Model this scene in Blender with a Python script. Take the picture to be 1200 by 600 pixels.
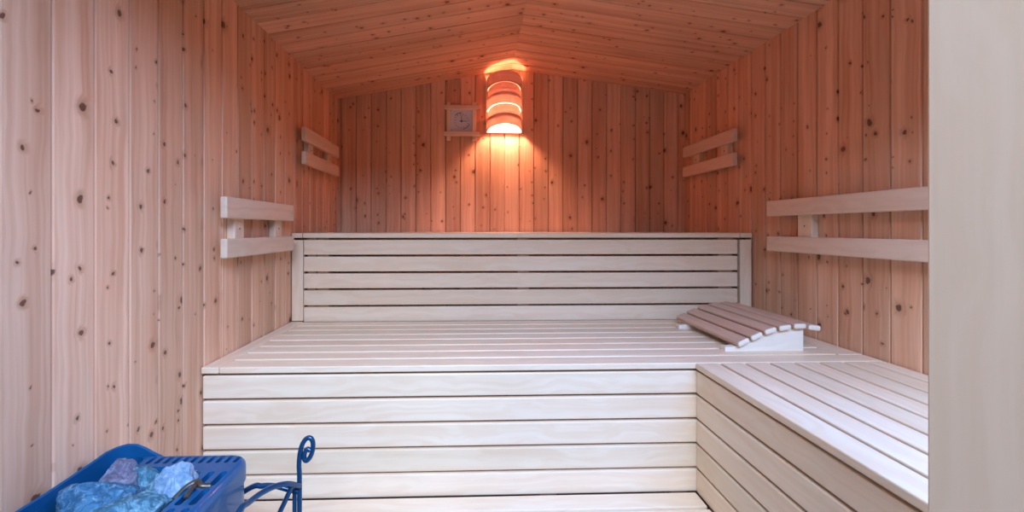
import bpy, bmesh, math, random
from mathutils import Vector, Matrix, noise
for o in list(bpy.data.objects): bpy.data.objects.remove(o)
C = bpy.context.scene.collection
S = bpy.context.scene

# ------------------------------------------------------------------ camera
F_PX, CX, CY = 500.0, 571.0, 268.0           # in a 1200x600 frame
YAW = math.atan(16 / 500)
CAM_Z = 1.15
cd = bpy.data.cameras.new('camera'); cam = bpy.data.objects.new('camera', cd); C.objects.link(cam)
cam.location = (0, 0, CAM_Z); cam.rotation_euler = (math.pi / 2, 0, -YAW)
cd.sensor_width = 36; cd.lens = F_PX / 1200 * 36
cd.shift_x = (600 - CX) / 1200; cd.shift_y = -(300 - CY) / 1200
cd.clip_start = 0.01
S.camera = cam

# ------------------------------------------------------------------ light
S.view_settings.view_transform = 'Standard'; S.view_settings.look = 'None'
S.view_settings.gamma = 1; S.view_settings.use_curve_mapping = False
S.view_settings.exposure = 0.0
DAY_W, BLUE_W, BULB, WORLD = 128.0, 66.0, 950.0, 0.10
w = bpy.data.worlds.new('world'); S.world = w; w.use_nodes = True
w.node_tree.nodes['Background'].inputs[0].default_value = (0.80, 0.90, 1.0, 1)
w.node_tree.nodes['Background'].inputs[1].default_value = WORLD

def area(name, loc, target, sx, sy, power, col):
    l = bpy.data.lights.new(name, 'AREA'); l.shape = 'RECTANGLE'; l.size = sx; l.size_y = sy
    l.energy = power; l.color = col
    o = bpy.data.objects.new(name, l); C.objects.link(o); o.location = loc
    o.rotation_euler = (Vector(target) - Vector(loc)).to_track_quat('-Z', 'Z').to_euler()
    return o
# area lamp standing in for daylight from the unseen room beyond the doorway
area('daylight_standin', (0.15, -0.75, 2.32), (0.15, 1.3, 0.6), 1.3, 0.8, DAY_W, (0.48, 0.675, 1.0))
area('added_blue_daylight', (1.05, -0.40, 2.15), (0.75, 1.0, 0.7), 0.8, 0.6, BLUE_W, (0.16, 0.38, 1.0))  # added blue lamp, lights the side bench through the added glazed panel

# ------------------------------------------------------------------ room numbers
XL, XR, YB, YF = -0.754, 1.195, 2.383, 0.31
ZL, ZR, ZP, XP = 1.866, 1.912, 2.043, 0.21     # eaves left, right, ridge height, ridge x
Y1, Y2 = 1.20, 1.78                           # faces of middle and upper bench
Z1, Z2, Z0 = 0.767, 1.132, 0.400              # seat heights
XF = 0.634                                    # face of the right-hand bench
DL, DR = -0.56, 0.3535                         # doorway

# ------------------------------------------------------------------ node helpers
class NT:
    def __init__(s, name):
        s.m = bpy.data.materials.new(name); s.m.use_nodes = True
        s.t = s.m.node_tree; s.b = s.t.nodes['Principled BSDF']
    def n(s, k, **kw):
        nd = s.t.nodes.new(k)
        for a, v in kw.items(): setattr(nd, a, v)
        return nd
    def put(s, sock, v):
        if v is None: return
        if isinstance(v, bpy.types.NodeSocket): s.t.links.new(v, sock)
        else: sock.default_value = v
    def math(s, op, a, b=None, c=None):
        nd = s.n('ShaderNodeMath', operation=op)
        s.put(nd.inputs[0], a); s.put(nd.inputs[1], b); s.put(nd.inputs[2], c)
        return nd.outputs[0]
    def mix(s, f, a, b, mode='MIX'):
        nd = s.n('ShaderNodeMix', data_type='RGBA', blend_type=mode)
        s.put(nd.inputs[0], f); s.put(nd.inputs[6], a); s.put(nd.inputs[7], b)
        return nd.outputs[2]
    def comb(s, x, y, z):
        nd = s.n('ShaderNodeCombineXYZ')
        for i, v in enumerate((x, y, z)): s.put(nd.inputs[i], v)
        return nd.outputs[0]
    def noise(s, vec, scale, detail=3, rough=.5, dist=0):
        nd = s.n('ShaderNodeTexNoise'); s.put(nd.inputs['Vector'], vec)
        nd.inputs['Scale'].default_value = scale; nd.inputs['Detail'].default_value = detail
        nd.inputs['Roughness'].default_value = rough; nd.inputs['Distortion'].default_value = dist
        return nd.outputs[0]
    def ramp(s, v, a, b, lo=0.0, hi=1.0, smooth=True):
        nd = s.n('ShaderNodeMapRange', interpolation_type='SMOOTHSTEP' if smooth else 'LINEAR')
        s.put(nd.inputs[0], v)
        for i, x in zip((1, 2, 3, 4), (a, b, lo, hi)): nd.inputs[i].default_value = x
        return nd.outputs[0]
    def white(s, v):
        nd = s.n('ShaderNodeTexWhiteNoise', noise_dimensions='1D'); s.put(nd.inputs['W'], v)
        return nd.outputs[0]
    def xyz(s):
        tc = s.n('ShaderNodeTexCoord'); sp = s.n('ShaderNodeSeparateXYZ')
        s.t.links.new(tc.outputs['Object'], sp.inputs[0]); return sp.outputs

def rgb(r, g, b): return (r, g, b, 1)

def pine(name, ua, va, origin, pitch, seed, light=(0.88, 0.54, 0.345), dark=(0.61, 0.275, 0.145)):
    """knotty pine boarding: ua = axis across the boards, va = axis along them"""
    k = NT(name); x = k.xyz(); u, v = x[ua], x[va]
    fu = k.math('DIVIDE', k.math('SUBTRACT', u, origin), pitch)
    bi = k.math('FLOOR', fu)
    r1 = k.white(k.math('ADD', bi, seed)); r2 = k.white(k.math('ADD', bi, seed + 41.3))
    vo = k.math('ADD', v, k.math('MULTIPLY', r1, 37.0))
    # knots: voronoi cells in real metres, random radius, own offset for each board
    knots = None; halo = None; rings = None
    for sc, rad, keep, off in ((9.5, 0.085, 0.62, 0.0), (18.0, 0.085, 0.64, 7.7)):
        vor = k.n('ShaderNodeTexVoronoi', voronoi_dimensions='2D')
        wob = k.math('MULTIPLY', k.noise(k.comb(u, vo, 0), 60, 2), 0.012)
        vec = k.comb(k.math('ADD', k.math('ADD', u, k.math('MULTIPLY', bi, 3.17 + off)), wob),
                     k.math('MULTIPLY', k.math('ADD', vo, wob), 0.8), 0)
        k.put(vor.inputs['Vector'], vec); vor.inputs['Scale'].default_value = sc
        sp = k.n('ShaderNodeSeparateColor'); k.put(sp.inputs[0], vor.outputs['Color'])
        size = k.math('MULTIPLY', k.ramp(sp.outputs[0], keep, 1.0, 0.25, 1.0, False), rad)
        on = k.math('GREATER_THAN', sp.outputs[0], keep)
        q = k.math('DIVIDE', vor.outputs['Distance'], size)
        kn = k.math('MULTIPLY', k.ramp(q, 0.75, 1.15, 1, 0), on)
        ha = k.math('MULTIPLY', k.ramp(q, 0.9, 3.4, 1, 0), on)
        knots = kn if knots is None else k.math('MAXIMUM', knots, kn)
        halo = ha if halo is None else k.math('MAXIMUM', halo, ha)
    # grain runs along the board and swells round the knots
    warp = k.math('ADD', k.math('MULTIPLY', halo, 0.012), k.math('MULTIPLY', k.noise(k.comb(u, k.math('MULTIPLY', vo, 1.2), bi), 5, 2), 0.020))
    gu = k.math('ADD', u, warp)
    g1 = k.noise(k.comb(k.math('MULTIPLY', gu, 110), k.math('MULTIPLY', vo, 1.6), bi), 1, 2)
    g2 = k.noise(k.comb(k.math('MULTIPLY', gu, 32), k.math('MULTIPLY', vo, 0.9), bi), 1, 2)
    blot = k.noise(k.comb(k.math('MULTIPLY', u, 8), k.math('MULTIPLY', vo, 2.2), bi), 1, 3)
    f = k.math('ADD', k.math('MULTIPLY', k.ramp(g1, .35, .65), .30), k.math('MULTIPLY', k.ramp(g2, .3, .7), .45))
    f = k.math('ADD', f, k.math('MULTIPLY', k.ramp(blot, .35, .75), .25))
    col = k.mix(f, rgb(*light), rgb(*dark))
    tone = k.math('ADD', 0.87, k.math('MULTIPLY', r2, 0.26))
    col = k.mix(1.0, col, k.comb(tone, k.math('POWER', tone, 1.15), k.math('POWER', tone, 1.3)), 'MULTIPLY')
    col = k.mix(k.math('MULTIPLY', halo, 0.42), col, rgb(0.42, 0.17, 0.075))
    col = k.mix(k.math('MULTIPLY', knots, 0.86), col, rgb(0.10, 0.028, 0.014))
    k.put(k.b.inputs['Base Color'], col); k.b.inputs['Roughness'].default_value = 0.48
    bp = k.n('ShaderNodeBump'); bp.inputs['Strength'].default_value = .12; bp.inputs['Distance'].default_value = .002
    k.put(bp.inputs['Height'], g1); k.put(k.b.inputs['Normal'], bp.outputs[0])
    return k.m

def aspen(name, axis, light=(0.88, 0.69, 0.50), dark=(0.80, 0.56, 0.365)):
    """pale sauna bench wood, grain along axis, every board (mesh island) with a tone of its own"""
    k = NT(name); x = k.xyz()
    geo = k.n('ShaderNodeNewGeometry'); ri = geo.outputs['Random Per Island']
    a = [i for i in range(3) if i != axis]
    al = k.math('ADD', x[axis], k.math('MULTIPLY', ri, 23.0))
    p = k.math('ADD', x[a[0]], k.math('MULTIPLY', ri, 5.1)); q = x[a[1]]
    wv = k.noise(k.comb(p, q, k.math('MULTIPLY', al, 0.55)), 7, 2)
    wv = k.math('MULTIPLY', wv, 0.10)
    g1 = k.noise(k.comb(k.math('MULTIPLY', k.math('ADD', p, wv), 55), k.math('MULTIPLY', k.math('ADD', q, wv), 55), k.math('MULTIPLY', al, 1.1)), 1, 3)
    g2 = k.noise(k.comb(k.math('MULTIPLY', p, 260), k.math('MULTIPLY', q, 260), k.math('MULTIPLY', al, 5)), 1, 2)
    g3 = k.noise(k.comb(k.math('MULTIPLY', p, 9), k.math('MULTIPLY', q, 9), k.math('MULTIPLY', al, 1.6)), 1, 2)
    f = k.math('ADD', k.math('MULTIPLY', k.ramp(g1, .35, .65), .55), k.math('MULTIPLY', g2, .2))
    f = k.math('ADD', f, k.math('MULTIPLY', k.ramp(g3, .35, .7), .3))
    col = k.mix(f, rgb(*light), rgb(*dark))
    tone = k.math('ADD', 0.92, k.math('MULTIPLY', ri, 0.14))
    col = k.mix(1.0, col, k.comb(tone, tone, k.math('POWER', tone, 1.3)), 'MULTIPLY')
    k.put(k.b.inputs['Base Color'], col); k.b.inputs['Roughness'].default_value = 0.42
    bp = k.n('ShaderNodeBump'); bp.inputs['Strength'].default_value = .08; bp.inputs['Distance'].default_value = .001
    k.put(bp.inputs['Height'], g2); k.put(k.b.inputs['Normal'], bp.outputs[0])
    return k.m

def plain(name, col, rough=.5, metal=0.0, var=0.08, scale=30, coat=0.0):
    k = NT(name); x = k.xyz()
    n = k.noise(k.comb(x[0], x[1], x[2]), scale, 3)
    d = tuple(c * (1 - var) for c in col); l = tuple(min(1, c * (1 + var)) for c in col)
    k.put(k.b.inputs['Base Color'], k.mix(n, rgb(*d), rgb(*l)))
    k.b.inputs['Roughness'].default_value = rough; k.b.inputs['Metallic'].default_value = metal
    k.b.inputs['Coat Weight'].default_value = coat
    return k.m

def stone_mat(name, a, b, c):
    k = NT(name); x = k.xyz(); v = k.comb(x[0], x[1], x[2])
    n1 = k.noise(v, 34, 7, .72, 1.2); n2 = k.noise(v, 80, 6, .75, .8)
    col = k.mix(k.ramp(n1, .44, .58), rgb(*a), rgb(*b))
    col = k.mix(k.ramp(n2, .50, .66, 0, .75), col, rgb(*c))
    k.put(k.b.inputs['Base Color'], col); k.b.inputs['Roughness'].default_value = .75
    bp = k.n('ShaderNodeBump'); bp.inputs['Strength'].default_value = 1.0; bp.inputs['Distance'].default_value = .006
    k.put(bp.inputs['Height'], n2); k.put(k.b.inputs['Normal'], bp.outputs[0])
    return k.m

M = {
 'pine_left': pine('pine_left', 1, 2, 0.960, 0.0858, 3), 'pine_right': pine('pine_right', 1, 2, 1.186, 0.0875, 71),
 'pine_back': pine('pine_back', 0, 2, XL + .022, 0.0822, 133), 'pine_front': pine('pine_front', 0, 2, XL, 0.085, 211),
 'pine_ceiling_left': pine('pine_ceiling_left', 1, 0, YB, 0.0875, 301), 'pine_ceiling_right': pine('pine_ceiling_right', 1, 0, YB, 0.0875, 377),
 'ax': aspen('aspen_along_x', 0), 'ay': aspen('aspen_along_y', 1), 'az': aspen('aspen_along_z', 2),
 'frame_wood': aspen('frame_wood', 2, (0.88, 0.68, 0.52), (0.80, 0.58, 0.42)),
 'frame_wood_x': aspen('frame_wood_x', 0, (0.88, 0.68, 0.52), (0.80, 0.58, 0.42)),
 'jamb': aspen('jamb_wood', 2, (0.93, 0.70, 0.50), (0.87, 0.62, 0.42)),
 'head_wood': aspen('headrest_wood', 1, (0.70, 0.475, 0.35), (0.60, 0.37, 0.255)), 'end_grain': aspen('pale_end_grain', 0, (0.86, 0.76, 0.62), (0.80, 0.68, 0.53)),
 'rest': aspen('backrest_wood', 1, (0.84, 0.64, 0.48), (0.76, 0.53, 0.37)),
 'screw': plain('screw_steel', (0.16, 0.15, 0.15), .4, .8),
 'dial': plain('dial_card', (0.72, 0.74, 0.80), .5, 0, .02), 'mark': plain('dial_print', (0.05, 0.05, 0.07), .6),
 'arc': plain('dial_arc_print', (0.13, 0.11, 0.05), .6), 'hand': plain('dial_hand', (0.05, 0.06, 0.16), .4),
 'heater': plain('heater_daylight_tint', (0.006, 0.10, 0.25), .35, .25, .10, 18, .3), 'heater_in': plain('heater_inner_steel', (0.008, 0.03, 0.09), .4, .5),  # dark-grey metal; the blue of the daylight is put into its base colour
 'iron': plain('daylight_tinted_iron', (0.008, 0.06, 0.145), .28, .35, .15, 60, .3),  # blue daylight on the iron painted in as base colour
 'clip': plain('brown_metal_clip', (0.12, 0.10, 0.07), .4, .7),
 'tile': plain('floor_tile', (0.33, 0.30, 0.28), .4, 0, .2, 8), 'socket': plain('lamp_socket', (0.75, 0.73, 0.7), .4),
}

# ------------------------------------------------------------------ mesh helpers
def link(name, bm, mat, parent=None, smooth=False):
    me = bpy.data.meshes.new(name); bm.normal_update(); bm.to_mesh(me); bm.free()
    if smooth:
        for p in me.polygons: p.use_smooth = True
        try: me.set_sharp_from_angle(angle=math.radians(40))
        except Exception: pass
    me.materials.append(M[mat] if isinstance(mat, str) else mat)
    o = bpy.data.objects.new(name, me); C.objects.link(o)
    if parent: o.parent = parent; o.matrix_parent_inverse = Matrix.Translation(-Vector(parent.location)) if parent.rotation_euler.z == 0 else parent.matrix_basis.inverted()
    return o
def bx(bm, x0, x1, y0, y1, z0, z1, bev=0.003, seg=2):
    r = bmesh.ops.create_cube(bm, size=1, matrix=Matrix.Translation(((x0 + x1) / 2, (y0 + y1) / 2, (z0 + z1) / 2)) @ Matrix.Diagonal((x1 - x0, y1 - y0, z1 - z0, 1)))
    if bev:
        es = {e for v in r['verts'] for e in v.link_edges}
        bmesh.ops.bevel(bm, geom=list(es), offset=bev, segments=seg, profile=.5, affect='EDGES')
def box(name, mat, parent, *b, bev=0.003, seg=2):
    bm = bmesh.new(); bx(bm, *b, bev=bev, seg=seg); return link(name, bm, mat, parent)
def tube(bm, pts, r, n=10, closed=False, flat=1.0):
    pts = [Vector(p) for p in pts]; rings = []; up = None
    for i, p in enumerate(pts):
        a = pts[i - 1] if i else p; b = pts[i + 1] if i < len(pts) - 1 else p
        t = (b - a).normalized()
        if up is None:
            up = Vector((0, 0, 1)) if abs(t.z) < .9 else Vector((0, 1, 0))
        sd = t.cross(up).normalized(); up = sd.cross(t).normalized()
        rr = r[i] if isinstance(r, (list, tuple)) else r
        rings.append([bm.verts.new(p + sd * math.cos(2 * math.pi * j / n) * rr + up * math.sin(2 * math.pi * j / n) * rr * flat) for j in range(n)])
    for a, b in zip(rings, rings[1:]):
        for j in range(n): bm.faces.new((a[j], a[(j + 1) % n], b[(j + 1) % n], b[j]))
    bm.faces.new(rings[0][::-1]); bm.faces.new(rings[-1])
    bmesh.ops.recalc_face_normals(bm, faces=bm.faces)
def spline(P, n=8):
    P = [Vector(p) for p in P]; Q = [P[0] * 2 - P[1]] + P + [P[-1] * 2 - P[-2]]; out = []
    for i in range(1, len(Q) - 2):
        for j in range(n):
            t = j / n; a, b, c, d = Q[i - 1:i + 3]
            out.append(.5 * ((2 * b) + (c - a) * t + (2 * a - 5 * b + 4 * c - d) * t * t + (3 * b - a - 3 * c + d) * t ** 3))
    out.append(P[-1]); return out
def thing(name, label, cat, loc=(0, 0, 0), group=None, rz=0):
    o = bpy.data.objects.new(name, None); C.objects.link(o); o.location = loc; o.rotation_euler.z = rz
    o.empty_display_size = .05
    o['label'] = label; o['category'] = cat
    if group: o['group'] = group
    return o
def tag(o, label, cat, group=None):
    o['label'] = label; o['category'] = cat
    if group: o['group'] = group
    return o
def struct(o): o['kind'] = 'structure'; return o

# ------------------------------------------------------------------ room shell
def boarding(bm, u0, u1, origin, pitch, fn, end):
    """boards with V-joints: fn(u, depth, top?) gives a point; end(u) the two end values along the board"""
    cuts = []; k = math.floor((u0 - origin) / pitch) - 1
    prof = [(0.0, .0052), (.0022, .0052), (.0048, 0.0)]
    us = []
    while origin + k * pitch < u1 + pitch:
        g = origin + k * pitch
        us += [(g, .008), (g + .0016, .008), (g + .0042, 0), (g + pitch - .0028, 0)]
        k += 1
    us = [p for p in us if u0 < p[0] < u1]
    us = [(u0, 0)] + us + [(u1, 0)]
    vs = [[bm.verts.new(fn(u, d, e)) for e in end(u)] for u, d in us]
    for a, b in zip(vs, vs[1:]): bm.faces.new((a[0], b[0], b[1], a[1]))
def slab(bm, quad, thick):
    pass
def wall(name, mat, u0, u1, org, pitch, fn, end, back):
    bm = bmesh.new(); boarding(bm, u0, u1, org, pitch, fn, end)
    for f in bm.faces: f.smooth = False
    # solid board backing behind the joints
    for q in back: bx(bm, *q, bev=0)
    return struct(link(name, bm, mat))
def ceil_z(x): return ZL + (ZP - ZL) * (x - XL) / (XP - XL) if x < XP else ZR + (ZP - ZR) * (XR - x) / (XR - XP)
T = .05
wall('wall_left', 'pine_left', YF, YB, 0.960, 0.0858, lambda u, d, e: (XL - d, u, e), lambda u: (0, ZL), [(XL - T, XL - .012, YF - .1, YB + T, 0, ZL + .05)])
wall('wall_right', 'pine_right', YF, YB, 1.186, 0.0875, lambda u, d, e: (XR + d, u, e), lambda u: (ZR, 0), [(XR + .012, XR + T, YF - .1, YB + T, 0, ZR + .05)])
bm = bmesh.new(); boarding(bm, XL, XR, XL + .022, .0822, lambda u, d, e: (u, YB + d, e), lambda u: (0, ceil_z(u)))
def gable(bm, y0, y1, zlift=0.05):
    pr = [(XL - T, 0), (XR + T, 0), (XR + T, ZR + zlift), (XP, ZP + zlift), (XL - T, ZL + zlift)]
    a = [bm.verts.new((x, y0, z)) for x, z in pr]; b = [bm.verts.new((x, y1, z)) for x, z in pr]
    bm.faces.new(a); bm.faces.new(b[::-1])
    for i in range(5): j = (i + 1) % 5; bm.faces.new((a[i], b[i], b[j], a[j]))
gable(bm, YB + .012, YB + T); struct(link('wall_back', bm, 'pine_back'))
# ceiling: two sloping boarded faces that meet in a ridge running front to back
for nm, xa, xb, mt in (('ceiling_left', XL, XP, 'pine_ceiling_left'), ('ceiling_right', XP, XR, 'pine_ceiling_right')):
    bm = bmesh.new()
    boarding(bm, YF - .1, YB, YB, .0875, lambda u, d, e: (e, u, ceil_z(e) + d), lambda u: (xa, xb))
    e = [(xa - (T if xa == XL else 0), YF - .1), (xb + (T if xb == XR else 0), YF - .1)]
    zz = lambda x: ceil_z(min(max(x, XL), XR)) + .012
    lo = [bm.verts.new((x, y, zz(x))) for x in (e[0][0], e[1][0]) for y in (YF - .1, YB + T)]
    hi = [bm.verts.new((v.co.x, v.co.y, v.co.z + .05)) for v in lo]
    for q in ((lo[0], lo[1], lo[3], lo[2]), (hi[0], hi[2], hi[3], hi[1]), (lo[0], hi[0], hi[1], lo[1]), (lo[2], lo[3], hi[3], hi[2]), (lo[0], lo[2], hi[2], hi[0]), (lo[1], hi[1], hi[3], lo[3])): bm.faces.new(q)
    o = struct(link('ceiling' if xa == XL else 'ceiling', bm, mt))
struct(box('floor', 'tile', None, XL - T, XR + T, YF - .12, YB + T, -.05, 0, bev=0))
# front wall with the doorway the photograph is taken through
bm = bmesh.new()
for a, b, z0, z1 in ((XL - T, DL - .03, 0, ZL), (DR + .03, XR + T, 0, .84), (1.13, XR + T, .84, 1.72), (DR + .03, XR + T, 1.72, ZR), (DL - .03, DR + .03, 1.83, ZL)):
    bx(bm, a, b, YF - .1, YF, z0, z1, bev=0)
gx = [XL - T, XP, XR + T]
a = [bm.verts.new((x, YF - .1, z)) for x, z in ((XL - T, ZL), (DR + .03, ZL), (XR + T, ZR), (XP, ZP))]
b = [bm.verts.new((v.co.x, YF, v.co.z)) for v in a]
bm.faces.new(a); bm.faces.new(b[::-1])
struct(link('wall_front', bm, 'pine_front'))
d1 = struct(box('door_1', 'jamb', None, DR, DR + .03, YF - .115, YF + .012, 0, 1.86, bev=.002))
box('door_frame', 'jamb', d1, DL - .03, DL, YF - .115, YF + .012, 0, 1.86, bev=.002)
box('door_frame', 'jamb', d1, DL - .03, DR + .03, YF - .115, YF + .012, 1.83, 1.86, bev=.002)
# unseen glazed panel, a guess added to let daylight onto the side bench
w1 = struct(box('added_window_1', 'jamb', None, DR + .03, 1.13, YF - .09, YF - .01, .84, .87, bev=.002))
for q in ((DR + .03, 1.13, 1.69, 1.72), (DR + .03, DR + .06, .87, 1.69), (1.10, 1.13, .87, 1.69)): box('added_window_frame', 'jamb', w1, q[0], q[1], YF - .09, YF - .01, q[2], q[3], bev=.002)
gm = bpy.data.materials.new('clear_glass'); gm.use_nodes = True; gt = gm.node_tree
ga, gb, gc = gt.nodes.new('ShaderNodeBsdfTransparent'), gt.nodes.new('ShaderNodeBsdfGlossy'), gt.nodes.new('ShaderNodeMixShader')
gb.inputs['Roughness'].default_value = .03; gc.inputs[0].default_value = .06
gt.links.new(ga.outputs[0], gc.inputs[1]); gt.links.new(gb.outputs[0], gc.inputs[2]); gt.links.new(gc.outputs[0], gt.nodes['Material Output'].inputs[0]); M['glass'] = gm
box('added_pane', 'glass', w1, DR + .06, 1.10, YF - .053, YF - .047, .87, 1.69, bev=0)

# ------------------------------------------------------------------ benches
FP = .0705                                    # pitch of face slats
def face_x(name, parent, xa, xb, y, ztop, n, pitch, h, t=.022, mat='ax'):
    bm = bmesh.new()
    for i in range(n): bx(bm, xa, xb, y, y + t, ztop - i * pitch - h, ztop - i * pitch, bev=.0035)
    return link(name, bm, mat, parent)

# upper bench, seat at eye height
t = thing('upper_bench', 'upper sauna bench of pale slats against the knotty back wall, top edge at eye level', 'bench', (0, Y2, 0))
bm = bmesh.new()
for i in range(8):
    bx(bm, XL + .062 if i else XL + .05, 1.132 if i else 1.134, Y2 + .002 + i * .0745, Y2 + .066 + i * .0745, Z2 - .020, Z2, bev=.003)
link('seat', bm, 'ax', t)
box('end_board', 'ay', t, XL + .004, XL + .048, Y2 + .002, YB - .004, Z2 - .020, Z2)
box('end_board', 'ay', t, 1.137, 1.188, Y2 + .002, YB - .004, Z2 - .020, Z2)
face_x('face_slats', t, -.702, 1.127, Y2 + .006, 1.1035, 5, .0697, .0615)
box('side_board', 'az', t, XL + .004, -.704, Y2 + .004, Y2 + .028, Z1 + .001, 1.1035)
box('side_board', 'az', t, 1.137, 1.186, Y2 + .004, Y2 + .028, Z1 + .001, 1.1035)
for a, b in ((-.695, -.66), (-.655, -.605), (.185, .236), (1.055, 1.115)):
    box('batten', 'az', t, a, b, Y2 + .029, Y2 + .07, .42, Z2 - .021)
box('cross_beam', 'ax', t, XL + .004, 1.188, Y2 + .09, Y2 + .13, Z2 - .075, Z2 - .021)
box('cross_beam', 'ax', t, XL + .004, 1.188, YB - .06, YB - .02, Z2 - .075, Z2 - .021)

# middle bench
t = thing('middle_bench', 'wide middle sauna bench of pale slats running wall to wall below the upper bench', 'bench', (0, Y1, 0))
bm = bmesh.new(); SP = .0728
for i in range(8):
    y0 = Y1 + i * SP
    bx(bm, XL + .052, 1.188 if i == 0 else 1.112, y0, y0 + .0625, Z1 - .018, Z1, bev=.003)
link('seat', bm, 'ax', t)
box('edge_board', 'ay', t, XL + .003, XL + .0505, Y1, Y2 + .003, Z1 - .018, Z1)
box('edge_board', 'ay', t, 1.114, 1.188, Y1 + .066, Y2 + .003, Z1 - .018, Z1)
face_x('face_slats', t, -.750, .660, Y1 + .005, Z1 - .0255, 5, FP, .0635)
for a, b in ((-.735, -.69), (-.685, -.625), (.19, .24), (.575, .625)):
    box('batten', 'az', t, a, b, Y1 + .029, Y1 + .07, 0, Z1 - .019)
for a, b in ((Y1 + .10, Y1 + .14), (Y2 - .06, Y2 - .02)):
    box('cross_beam', 'ax', t, XL + .004, 1.188, a, b, Z1 - .073, Z1 - .019)

# right-hand bench, level with the middle one and coming towards the door
t = thing('side_bench', 'slatted side bench along the right wall coming toward the doorway', 'bench', (XF, YF + .05, 0))
bm = bmesh.new(); RP = .0722
for i in range(8):
    bx(bm, XF + i * RP, min(XF + i * RP + .0625, 1.188), YF + .04, Y1 - .003, Z1 - .018, Z1, bev=.003)
link('seat', bm, 'ay', t)
bm = bmesh.new()
for i in range(5): bx(bm, XF + .004, XF + .026, YF + .045, Y1 + .0046, Z1 - .0255 - i * FP - .0635, Z1 - .0255 - i * FP, bev=.0035)
link('face_slats', bm, 'ay', t)
for a in (YF + .06, .72, Y1 - .07): box('batten', 'az', t, XF + .027, XF + .065, a, a + .05, 0, Z1 - .019)
for a in (YF + .12, .8, Y1 - .10): box('cross_beam', 'ax', t, XF + .07, 1.188, a, a + .04, Z1 - .073, Z1 - .019)

# low step in front of the middle bench
t = thing('low_step', 'low slatted step at the foot of the middle bench', 'step', (0, 1.0, 0))
bm = bmesh.new()
for i in range(3): bx(bm, XL + .004, XF - .002, Y1 - .0665 - i * .0735, Y1 - .004 - i * .0735, Z0 - .018, Z0, bev=.003)
link('seat', bm, 'ax', t)
bm = bmesh.new()
for i in range(4): bx(bm, XL + .004, XF - .002, .988, 1.008, Z0 - .026 - i * .0705 - .0635, Z0 - .026 - i * .0705, bev=.003)
link('face_slats', bm, 'ax', t)
for a in (-.73, -.05, .57): box('support', 'az', t, a, a + .05, 1.012, 1.17, 0, Z0 - .0185)

# ------------------------------------------------------------------ back rests on the side walls
def screw_head(parent, x, y, z, s):
    bm = bmesh.new()
    bmesh.ops.create_cone(bm, cap_ends=True, segments=12, radius1=.0032, radius2=.0024, depth=.002,
        matrix=Matrix.Translation((x, y, z)) @ Matrix.Rotation(s * math.pi / 2, 4, 'Y'))
    link('screw', bm, 'screw', parent)
def backrest(label, s, xw, ya, yb, rows, blocks, screws):
    """s = +1 on the left wall (faces +x), -1 on the right wall"""
    t = thing('wall_lean_rail', label, 'backrest', (xw, (ya + yb) / 2, rows[-1][0]), 'backrests on the side walls')
    for z0, z1 in rows:
        xs = sorted((xw + s * .026, xw + s * .046)); box('slat', 'rest', t, xs[0], xs[1], ya, yb, z0, z1, bev=.004)
    for (y0, y1) in blocks:
        xs = sorted((xw + s * .001, xw + s * .0255)); bl = box('mounting_block', 'az', t, xs[0], xs[1], y0, y1, rows[-1][0] + .012, rows[0][1] - .012)
        if screws: screw_head(bl, xw + s * .026, (y0 + y1) / 2, (rows[0][0] + rows[1][1]) / 2, s)
    return t
backrest('two-slat backrest on the left wall just above the middle bench', 1, XL, 1.248, 1.709, ((1.180, 1.243), (1.064, 1.121)), ((1.326, 1.380), (1.593, 1.647)), True)
backrest('two-slat backrest high on the left wall near the back corner', 1, XL, 1.826, 2.277, ((1.522, 1.582), (1.424, 1.479)), ((1.916, 1.966), (2.163, 2.211)), True)
backrest('long two-slat backrest on the right wall ending at the door frame', -1, XR, YF + .25, 1.640, ((1.198, 1.258), (1.064, 1.121)), ((1.44, 1.505), (.75, .81)), True)
backrest('two-slat backrest high on the right wall near the back corner', -1, XR, 1.853, 2.314, ((1.538, 1.596), (1.431, 1.488)), ((1.927, 1.985), (2.177, 2.246)), True)

# ------------------------------------------------------------------ head rest on the middle bench
HX0, HX1 = .765, 1.03     # depth across the curved profile
hr = thing('headrest', 'curved slatted wooden headrest lying on the right end of the middle bench', 'headrest', (.86, 1.42, Z1), rz=0)
HEAD = [(.049, .031, -25), (.090, .0495, -24), (.134, .066, -17), (.180, .0755, -8), (.227, .080, -1), (.273, .0745, 7)]
hroot = Matrix.Translation((.785, 1.308, Z1)) @ Matrix.Rotation(math.radians(0), 4, 'Z')
def hlink(name, bm, mat):
    bmesh.ops.transform(bm, matrix=hroot, verts=bm.verts)
    return link(name, bm, mat, hr)
for (hx, hz, ang) in HEAD:
    bm = bmesh.new(); bx(bm, -.0195, .0195, 0, .405, -.0085, .0085, bev=.006, seg=3)
    bmesh.ops.transform(bm, matrix=Matrix.Translation((hx, -.02, hz + .0005)) @ Matrix.Rotation(math.radians(ang), 4, 'Y'), verts=bm.verts)
    o = hlink('slat', bm, 'head_wood'); o.data.materials.append(M['end_grain'])
    for p in o.data.polygons:
        if abs(p.normal.y) > .6: p.material_index = 1
for yy in (.0, .30):
    prof = [(.0, .0), (.250, .0), (.250, .0655), (.227, .0700), (.180, .0650), (.134, .0552), (.088, .0372), (.045, .0168), (.018, .014), (.0, .014)]
    bm = bmesh.new(); a = [bm.verts.new((x, yy, z)) for x, z in prof]; b = [bm.verts.new((x, yy + .022, z)) for x, z in prof]
    bm.faces.new(a); bm.faces.new(b[::-1])
    for i in range(len(prof)): j = (i + 1) % len(prof); bm.faces.new((a[j], a[i], b[i], b[j]))
    bmesh.ops.recalc_face_normals(bm, faces=bm.faces); hlink('side_support', bm, 'end_grain')

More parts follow.
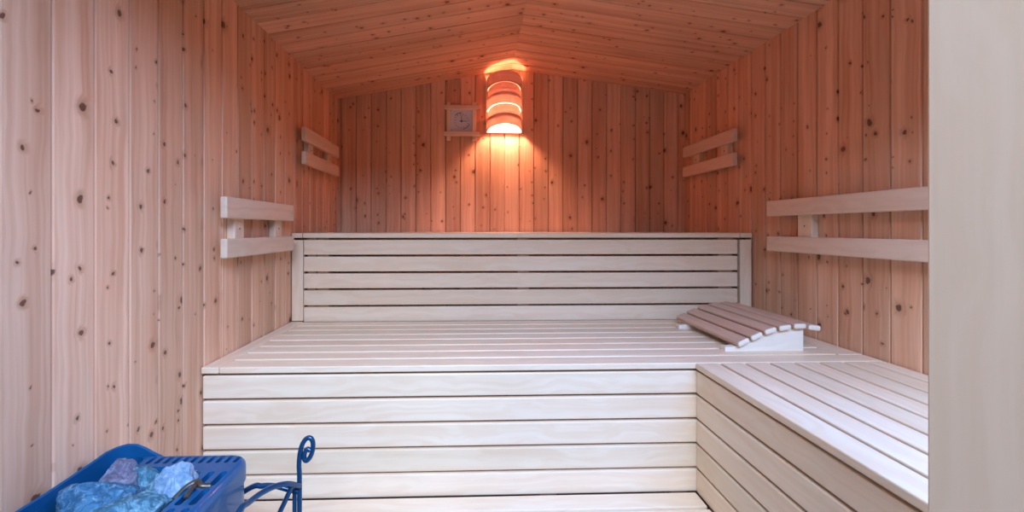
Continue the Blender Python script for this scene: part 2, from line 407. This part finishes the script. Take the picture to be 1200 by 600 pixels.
# ------------------------------------------------------------------ wall lamp
LX, LZ0, LZ1 = .170, 1.683, 2.005
lamp = thing('wall_lamp', 'wooden sauna wall lamp of curved bands glowing below the ceiling ridge', 'lamp', (LX, YB, LZ0))
box('back_board', 'frame_wood', lamp, LX - .104, LX + .104, YB - .012, YB - .001, LZ0, LZ1 - .004, bev=.001)
k = NT('lamp_veneer'); x = k.xyz()
g = k.noise(k.comb(k.math('MULTIPLY', x[0], 3), k.math('MULTIPLY', x[1], 3), k.math('MULTIPLY', x[2], 160)), 1, 3)
colr = k.mix(k.ramp(g, .35, .65), rgb(.82, .56, .46), rgb(.70, .42, .33))
k.put(k.b.inputs['Base Color'], colr); k.b.inputs['Roughness'].default_value = .5
tr = k.n('ShaderNodeBsdfTranslucent'); k.put(tr.inputs[0], rgb(.90, .62, .52)); ms = k.n('ShaderNodeMixShader'); ms.inputs[0].default_value = .20
k.t.links.new(k.b.outputs[0], ms.inputs[1]); k.t.links.new(tr.outputs[0], ms.inputs[2])
k.t.links.new(ms.outputs[0], k.t.nodes['Material Output'].inputs[0]); M['veneer'] = k.m
def band(name, rx, ry, z0, z1, rise, parent, th=.003):
    bm = bmesh.new(); n = 36; rows = []
    for q in range(n + 1):
        a = math.pi * q / n; cx, cy = math.cos(a), math.sin(a); dz = rise * cy
        rows.append([bm.verts.new((LX + (rx - o) * cx, YB - .012 - (ry - o) * cy, z + dz)) for o, z in ((0, z0), (0, z1), (th, z1), (th, z0))])
    for a, b in zip(rows, rows[1:]):
        for j in range(4): bm.faces.new((a[j], a[(j + 1) % 4], b[(j + 1) % 4], b[j]))
    bm.faces.new(rows[0]); bm.faces.new(rows[-1][::-1]); bmesh.ops.recalc_face_normals(bm, faces=bm.faces)
    return link(name, bm, 'veneer', parent, smooth=True)
for i in range(3):
    band('outer_band', .097, .118, LZ0 + .003 + i * .112, LZ0 + .064 + i * .112, .020, lamp)
for i in range(2):
    band('inner_band', .088, .114, LZ0 + .050 + i * .112, LZ0 + .118 + i * .112, .016, lamp)
bm = bmesh.new(); bmesh.ops.create_cone(bm, cap_ends=True, segments=20, radius1=.018, radius2=.018, depth=.04, matrix=Matrix.Translation((LX, YB - .062, 1.835)))
bx(bm, LX - .012, LX + .012, YB - .055, YB - .012, 1.835, 1.853, bev=.001)
link('socket', bm, 'socket', lamp, smooth=True)
em = NT('bulb_glass'); em.b.inputs['Base Color'].default_value = (1, .8, .6, 1); em.b.inputs['Emission Color'].default_value = (1, .49, .33, 1); em.b.inputs['Emission Strength'].default_value = BULB; M['bulb'] = em.m
bm = bmesh.new(); bmesh.ops.create_uvsphere(bm, u_segments=20, v_segments=12, radius=.024, matrix=Matrix.Translation((LX, YB - .062, 1.795)) @ Matrix.Diagonal((1, 1, 1.2, 1)))
link('bulb', bm, 'bulb', lamp, smooth=True)

# ------------------------------------------------------------------ thermometer
th = thing('sauna_thermometer', 'square white dial thermometer in a crossed wooden frame left of the lamp', 'thermometer', (-.0655, YB, 1.65))
ty = YB - .020
for zc in (1.674, 1.819): box('frame_bar', 'frame_wood_x', th, -.164, .035, ty - .012, ty + .004, zc - .012, zc + .012, bev=.002)
for xc in (-.138, .004): box('frame_bar', 'frame_wood', th, xc - .011, xc + .011, ty - .004, YB - .001, 1.639, 1.849, bev=.002)
dial = box('dial', 'dial', th, -.128, -.006, YB - .013, YB - .003, 1.680, 1.812, bev=.001)
DX, DZ, DY = -.067, 1.747, YB - .0138
def mark(name, mat, pts, wd):
    bm = bmesh.new(); tube(bm, [(DX + a, DY, DZ + b) for a, b in pts], wd, 6); return link(name, bm, mat, dial)
def arc(a0, a1, r, n=14): return [(r * math.sin(math.radians(a0 + (a1 - a0) * i / n)), r * math.cos(math.radians(a0 + (a1 - a0) * i / n))) for i in range(n + 1)]
mark('scale_arc', 'arc', arc(-50, 2, .046), .0017); mark('scale_arc', 'arc', arc(112, 170, .046), .0017)
bm = bmesh.new()
for a in range(-130, 230, 24):
    r0, r1 = (.034, .041) if a % 48 else (.036, .044)
    v = math.radians(a); tube(bm, [(DX + r0 * math.sin(v), DY, DZ + r0 * math.cos(v)), (DX + r1 * math.sin(v), DY, DZ + r1 * math.cos(v))], .0012, 6)
link('scale_ticks', bm, 'mark', dial)
mark('hand', 'hand', [(0, -.010), (0, .032)], .0012); mark('hand', 'hand', [(-.012, 0), (.030, -.001)], .0013)
bm = bmesh.new(); bmesh.ops.create_cone(bm, cap_ends=True, segments=16, radius1=.0055, radius2=.0045, depth=.003, matrix=Matrix.Translation((DX, DY - .001, DZ)) @ Matrix.Rotation(math.pi / 2, 4, 'X')); link('hub', bm, 'hand', dial)

# ------------------------------------------------------------------ electric heater
hx0, hx1, hy0, hy1, hz0, hz1 = -.738, -.464, .49, .918, .10, .677
ht = thing('sauna_heater', 'daylight-blue tinted grey metal sauna heater with slotted rim full of stones by the left wall', 'heater', ((hx0 + hx1) / 2, (hy0 + hy1) / 2, hz0))
def cut(bm, cutters, name):
    me = bpy.data.meshes.new(name); bm.to_mesh(me); bm.free(); o = bpy.data.objects.new(name, me); C.objects.link(o)
    cb = bmesh.new()
    for q in cutters: bx(cb, *q, bev=min(q[1] - q[0], q[3] - q[2]) * .42, seg=3)
    cm = bpy.data.meshes.new('cut'); cb.to_mesh(cm); cb.free(); co = bpy.data.objects.new('cut', cm); C.objects.link(co)
    md = o.modifiers.new('b', 'BOOLEAN'); md.object = co; md.solver = 'EXACT'; md.use_self = True; md.operation = 'DIFFERENCE'
    dg = bpy.context.evaluated_depsgraph_get(); dg.update()
    res = bpy.data.meshes.new_from_object(o.evaluated_get(dg)); o.modifiers.clear()
    bpy.data.objects.remove(co); bpy.data.objects.remove(o)
    nb = bmesh.new(); nb.from_mesh(res); return nb
# casing and slotted rim: rounded upright corners, rounded top edge
def rounded(x0, x1, y0, y1, z0, z1, rad, lip):
    bm = bmesh.new(); bx(bm, x0, x1, y0, y1, z0, z1, bev=0)
    ver = [e for e in bm.edges if abs((e.verts[0].co - e.verts[1].co).z) > (z1 - z0) * .9 and abs((e.verts[0].co - e.verts[1].co).x) < 1e-5 and abs((e.verts[0].co - e.verts[1].co).y) < 1e-5]
    bmesh.ops.bevel(bm, geom=ver, offset=rad, segments=7, profile=.5, affect='EDGES')
    if lip:
        top = [e for e in bm.edges if all(v.co.z > z1 - 1e-4 for v in e.verts)]
        bmesh.ops.bevel(bm, geom=top, offset=lip, segments=5, profile=.5, affect='EDGES')
    return bm
RIM = hz1 - .040
basin_cuts = [(hx0 + .004, -.522, hy0 + .05, .868, .46, .80), (hx0 + .004, -.672, hy0 + .06, .909, .47, .81)]
cuts = list(basin_cuts)
for i in range(12): cuts.append((-.662 + i * .0173, -.662 + i * .0173 + .0088, .879, .906, .60, .70))
cuts = [q for q in cuts if q[1] < -.475 or q in basin_cuts]
for i in range(6):
    y1 = .848 - i * .055
    cuts.append((-.514, -.5015, y1 - .047, y1, .60, .70)); cuts.append((-.490, -.4775, y1 - .047, y1, .60, .70))
link('rim', cut(rounded(hx0, hx1, hy0, hy1, RIM, hz1, .042, .013), cuts, 'rim'), 'heater', ht, smooth=True)
link('casing', cut(rounded(hx0 + .002, hx1 - .003, hy0 + .003, hy1 - .003, hz0, RIM - .0005, .041, 0), basin_cuts + [(-.514, -.4775, hy0 + .04, .848, .56, .70), (-.662, -.49, .880, .905, .57, .71)], 'casing'), 'heater', ht, smooth=True)
# raised back shield that curls round the far corner on the wall side
def sheet(name, path, ztops, zbot, th, mat):
    bm = bmesh.new(); rows = []
    for i, (x, y) in enumerate(path):
        a = Vector(path[max(i - 1, 0)]); b = Vector(path[min(i + 1, len(path) - 1)]); t_ = (b - a).normalized(); n_ = Vector((-t_.y, t_.x))
        zt = ztops[i]; p = Vector((x, y)); o1 = p + n_ * th / 2; o2 = p - n_ * th / 2
        rows.append([bm.verts.new((o1.x, o1.y, zbot)), bm.verts.new((o1.x, o1.y, zt - .002)), bm.verts.new((p.x, p.y, zt)), bm.verts.new((o2.x, o2.y, zt - .002)), bm.verts.new((o2.x, o2.y, zbot))])
    for a, b in zip(rows, rows[1:]):
        for j in range(5): bm.faces.new((a[j], a[(j + 1) % 5], b[(j + 1) % 5], b[j]))
    bm.faces.new(rows[0]); bm.faces.new(rows[-1][::-1]); bmesh.ops.recalc_face_normals(bm, faces=bm.faces)
    return link(name, bm, mat, ht, smooth=True)
pth = [(hx0 - .004, hy0 + .02 + i * .05) for i in range(8)] + [(-.741, .885), (-.734, .903), (-.722, .915), (-.706, .9195), (-.690, .9195), (-.674, .9190), (-.655, .9188)]
zt = [.692] * 6 + [.694, .697, .700, .701, .701, .698, .691, .682, .673]
sheet('back_shield', pth, zt, .45, .007, 'heater')
box('wall_plate', 'heater_in', ht, XL + .002, hx0 + .003, hy0 + .04, .88, .12, .44, bev=.002)
box('basin_floor', 'heater_in', ht, hx0 + .005, -.523, hy0 + .051, .867, .461, .470, bev=0)
# brown sheet-metal clip hooked over the rim
bm = bmesh.new(); tube(bm, spline([(-.528, .768, .675), (-.520, .790, .684), (-.507, .800, .687), (-.494, .790, .686), (-.480, .795, .682)]), .0042, 8, flat=.5)
tube(bm, spline([(-.506, .800, .687), (-.502, .770, .686), (-.500, .758, .682)]), .0042, 8, flat=.5); link('clip', bm, 'clip', ht, smooth=True)
for yy in (.55, .85): box('foot', 'heater_in', ht, -.70, -.66, yy - .02, yy + .02, 0, .101); box('foot', 'heater_in', ht, -.52, -.48, yy - .02, yy + .02, 0, .101)

# ------------------------------------------------------------------ stones
M['st_teal'] = stone_mat('stone_teal', (.035, .13, .19), (.13, .30, .38), (.32, .48, .56))
M['st_blue'] = stone_mat('stone_blue', (.02, .10, .19), (.07, .21, .33), (.28, .44, .56))
M['st_white'] = stone_mat('stone_white', (.20, .32, .46), (.36, .47, .60), (.11, .22, .36))
M['st_grey'] = stone_mat('stone_grey', (.12, .11, .17), (.20, .19, .26), (.32, .36, .45))
M['st_dark'] = stone_mat('stone_dark', (.01, .05, .08), (.03, .10, .15), (.09, .20, .26))
def stone(loc, size, rot, seed, mat, label, sub=5, cuts=13):
    rnd = random.Random(seed); bm = bmesh.new(); bmesh.ops.create_icosphere(bm, subdivisions=sub, radius=1)
    planes = []
    for _ in range(cuts):
        v = Vector((rnd.gauss(0, 1), rnd.gauss(0, 1), rnd.gauss(0, 1))).normalized(); planes.append((v, rnd.uniform(.50, .80)))
    for v in bm.verts:
        for n_, d in planes:
            q = v.co.dot(n_) - d
            if q > 0: v.co -= n_ * q * .97
        nz = noise.noise(v.co * 2.2 + Vector((seed, 0, 0))) * .09 + noise.noise(v.co * 6 + Vector((0, seed, 0))) * .05 + noise.noise(v.co * 15 + Vector((0, seed, 0))) * .022
        v.co += v.co.normalized() * nz
    bmesh.ops.transform(bm, matrix=Matrix.Diagonal((*[s_ * .5 * 1.2 for s_ in size], 1)), verts=bm.verts)
    bmesh.ops.transform(bm, matrix=Matrix.Rotation(math.radians(rot[2]), 4, 'Z') @ Matrix.Rotation(math.radians(rot[1]), 4, 'Y') @ Matrix.Rotation(math.radians(rot[0]), 4, 'X'), verts=bm.verts)
    o = link('sauna_stone', bm, mat, None, smooth=True); o.location = loc
    return tag(o, label, 'stone', 'stones heaped in the heater')
stone((-.676, .842, .655), (.085, .065, .095), (10, 25, 10), 5, 'st_grey', 'grey-purple pyramid-shaped stone by the raised rim on the wall side of the heater')
stone((-.638, .850, .652), (.095, .050, .058), (0, 0, 10), 12, 'st_teal', 'rounded pale teal stone at the back of the heater basin behind the grey one')
stone((-.573, .830, .652), (.088, .055, .040), (0, -24, 15), 21, 'st_dark', 'flat dark teal stone at the back of the heater between rounded and white stones')
stone((-.645, .755, .672), (.125, .115, .092), (-10, -18, 15), 33, 'st_blue', 'largest blue stone at the front left of the heater pile')
stone((-.578, .738, .667), (.095, .120, .080), (5, -14, -20), 48, 'st_teal', 'long blue stone with a pale ridge at the front middle of the heater pile')
stone((-.547, .797, .666), (.066, .065, .088), (0, 12, 0), 57, 'st_white', 'white pitted upright stone beside the slotted right rim of the heater')
stone((-.545, .846, .652), (.042, .040, .056), (0, 10, 0), 67, 'st_white', 'small pale stone wedged behind the white upright stone in the heater corner')
stone((-.706, .795, .642), (.045, .060, .070), (0, 0, 0), 71, 'st_teal', 'small teal stone squeezed between the big blue stone and the wall-side rim')
stone((-.592, .795, .648), (.075, .045, .045), (0, -20, 20), 84, 'st_blue', 'narrow blue stone showing between the flat dark stone and the long blue one')
rnd = random.Random(4)
for i in range(3):
    for j in range(4):
        stone((-.665 + i * .055, .60 + j * .072, .59 + rnd.uniform(-.01, .01)), (.062, .07, .06), (rnd.uniform(0, 90), rnd.uniform(0, 90), 0), 100 + i * 7 + j, 'st_dark', 'dark stone low in the heater basin, ' + ('by the wall side', 'in the middle', 'by the slotted rim')[i] + (' nearest the doorway', ' toward the doorway', ' toward the back', ' at the far end')[j], sub=3)
for i, (a, b, lb) in enumerate(((-.66, .64, 'teal stone of the heater pile nearest the left wall and doorway'), (-.58, .63, 'teal stone beside the right rim at the near end of the heater pile'), (-.62, .57, 'teal stone lying nearest the doorway in the heater pile'))):
    stone((a, b, .645), (.085, .08, .07), (20 * i, 10, 30 * i), 140 + i, 'st_teal', lb, sub=3)

# ------------------------------------------------------------------ wrought iron guard round the heater
def P(px, py, yy):
    """point at depth yy behind a place measured in the photograph (used once, to place real bars)"""
    s_, c_ = math.sin(YAW), math.cos(YAW); a = (px - CX) / F_PX; b = -(py - CY) / F_PX
    r = (a * c_ + s_, -a * s_ + c_, b); q = yy / r[1]; return (r[0] * q, yy, CAM_Z + r[2] * q)
gy = .955
gd = thing('heater_guard', 'daylight-blue tinted wrought-iron guard rail with a scrolled corner post beside the heater', 'guard rail', (P(351, 569, gy)[0], gy, 0))
pt = P(351, 569, gy)
scroll = [P(a, b, gy) for a, b in ((351, 560), (350.5, 545), (351.5, 532), (354, 521.5), (358.5, 514.5), (363.5, 513.2), (366.6, 518), (366.5, 527), (363.5, 535.5), (359.2, 539.8), (356.5, 537), (357.3, 530.5), (360.3, 526.3), (363.8, 528))]
sp = spline([(pt[0], gy, 0), (pt[0], gy, .3), (pt[0], gy, .5)] + scroll, 7)
bm = bmesh.new(); tube(bm, sp, .0052, 12); link('scroll_post', bm, 'iron', gd, smooth=True)
x2 = P(345.2, 580, gy)[0]
bm = bmesh.new(); tube(bm, [(x2, gy, 0), (x2, gy, .3), (x2, gy, P(345, 571, gy)[2])], .0045, 10); link('leg', bm, 'iron', gd, smooth=True)
bm = bmesh.new(); tube(bm, spline([P(350, 576, gy), P(338, 573.5, gy), P(322, 569.5, gy), P(307, 569.5, gy), P(290, 573.5, gy), (-.62, gy, .50), (-.742, gy, .47)]), .0058, 10); link('side_rail', bm, 'iron', gd, smooth=True)
fr = [P(351, 569.5, .95), P(345, 568, .935), P(336, 567, .915), P(322, 570, .89), P(306, 578, .86), P(292, 588.5, .83), P(280, 600, .80)]
fr += [(fr[-1][0] + .002, .74, .60), (fr[-1][0] + .004, .62, .55), (fr[-1][0] + .006, .50, .50)]
bm = bmesh.new(); tube(bm, spline(fr), .0056, 10); link('front_rail', bm, 'iron', gd, smooth=True)
bm = bmesh.new(); e = P(328, 600, .935); s0 = P(342.5, 569, .93)
tube(bm, spline([s0, P(336, 583, .932), e, (e[0] - .06, .937, e[2] - .12), (e[0] - .13, .937, .25), (e[0] - .16, .94, .0)]), .0052, 10); link('brace', bm, 'iron', gd, smooth=True)
bm = bmesh.new(); q = fr[-1]; tube(bm, [(q[0], q[1], 0), (q[0], q[1], .3), (q[0], q[1], q[2])], .0052, 10); link('leg', bm, 'iron', gd, smooth=True)
bm = bmesh.new(); tube(bm, [(-.742, gy, 0), (-.742, gy, .2), (-.742, gy, .475)], .0052, 10); link('leg', bm, 'iron', gd, smooth=True)
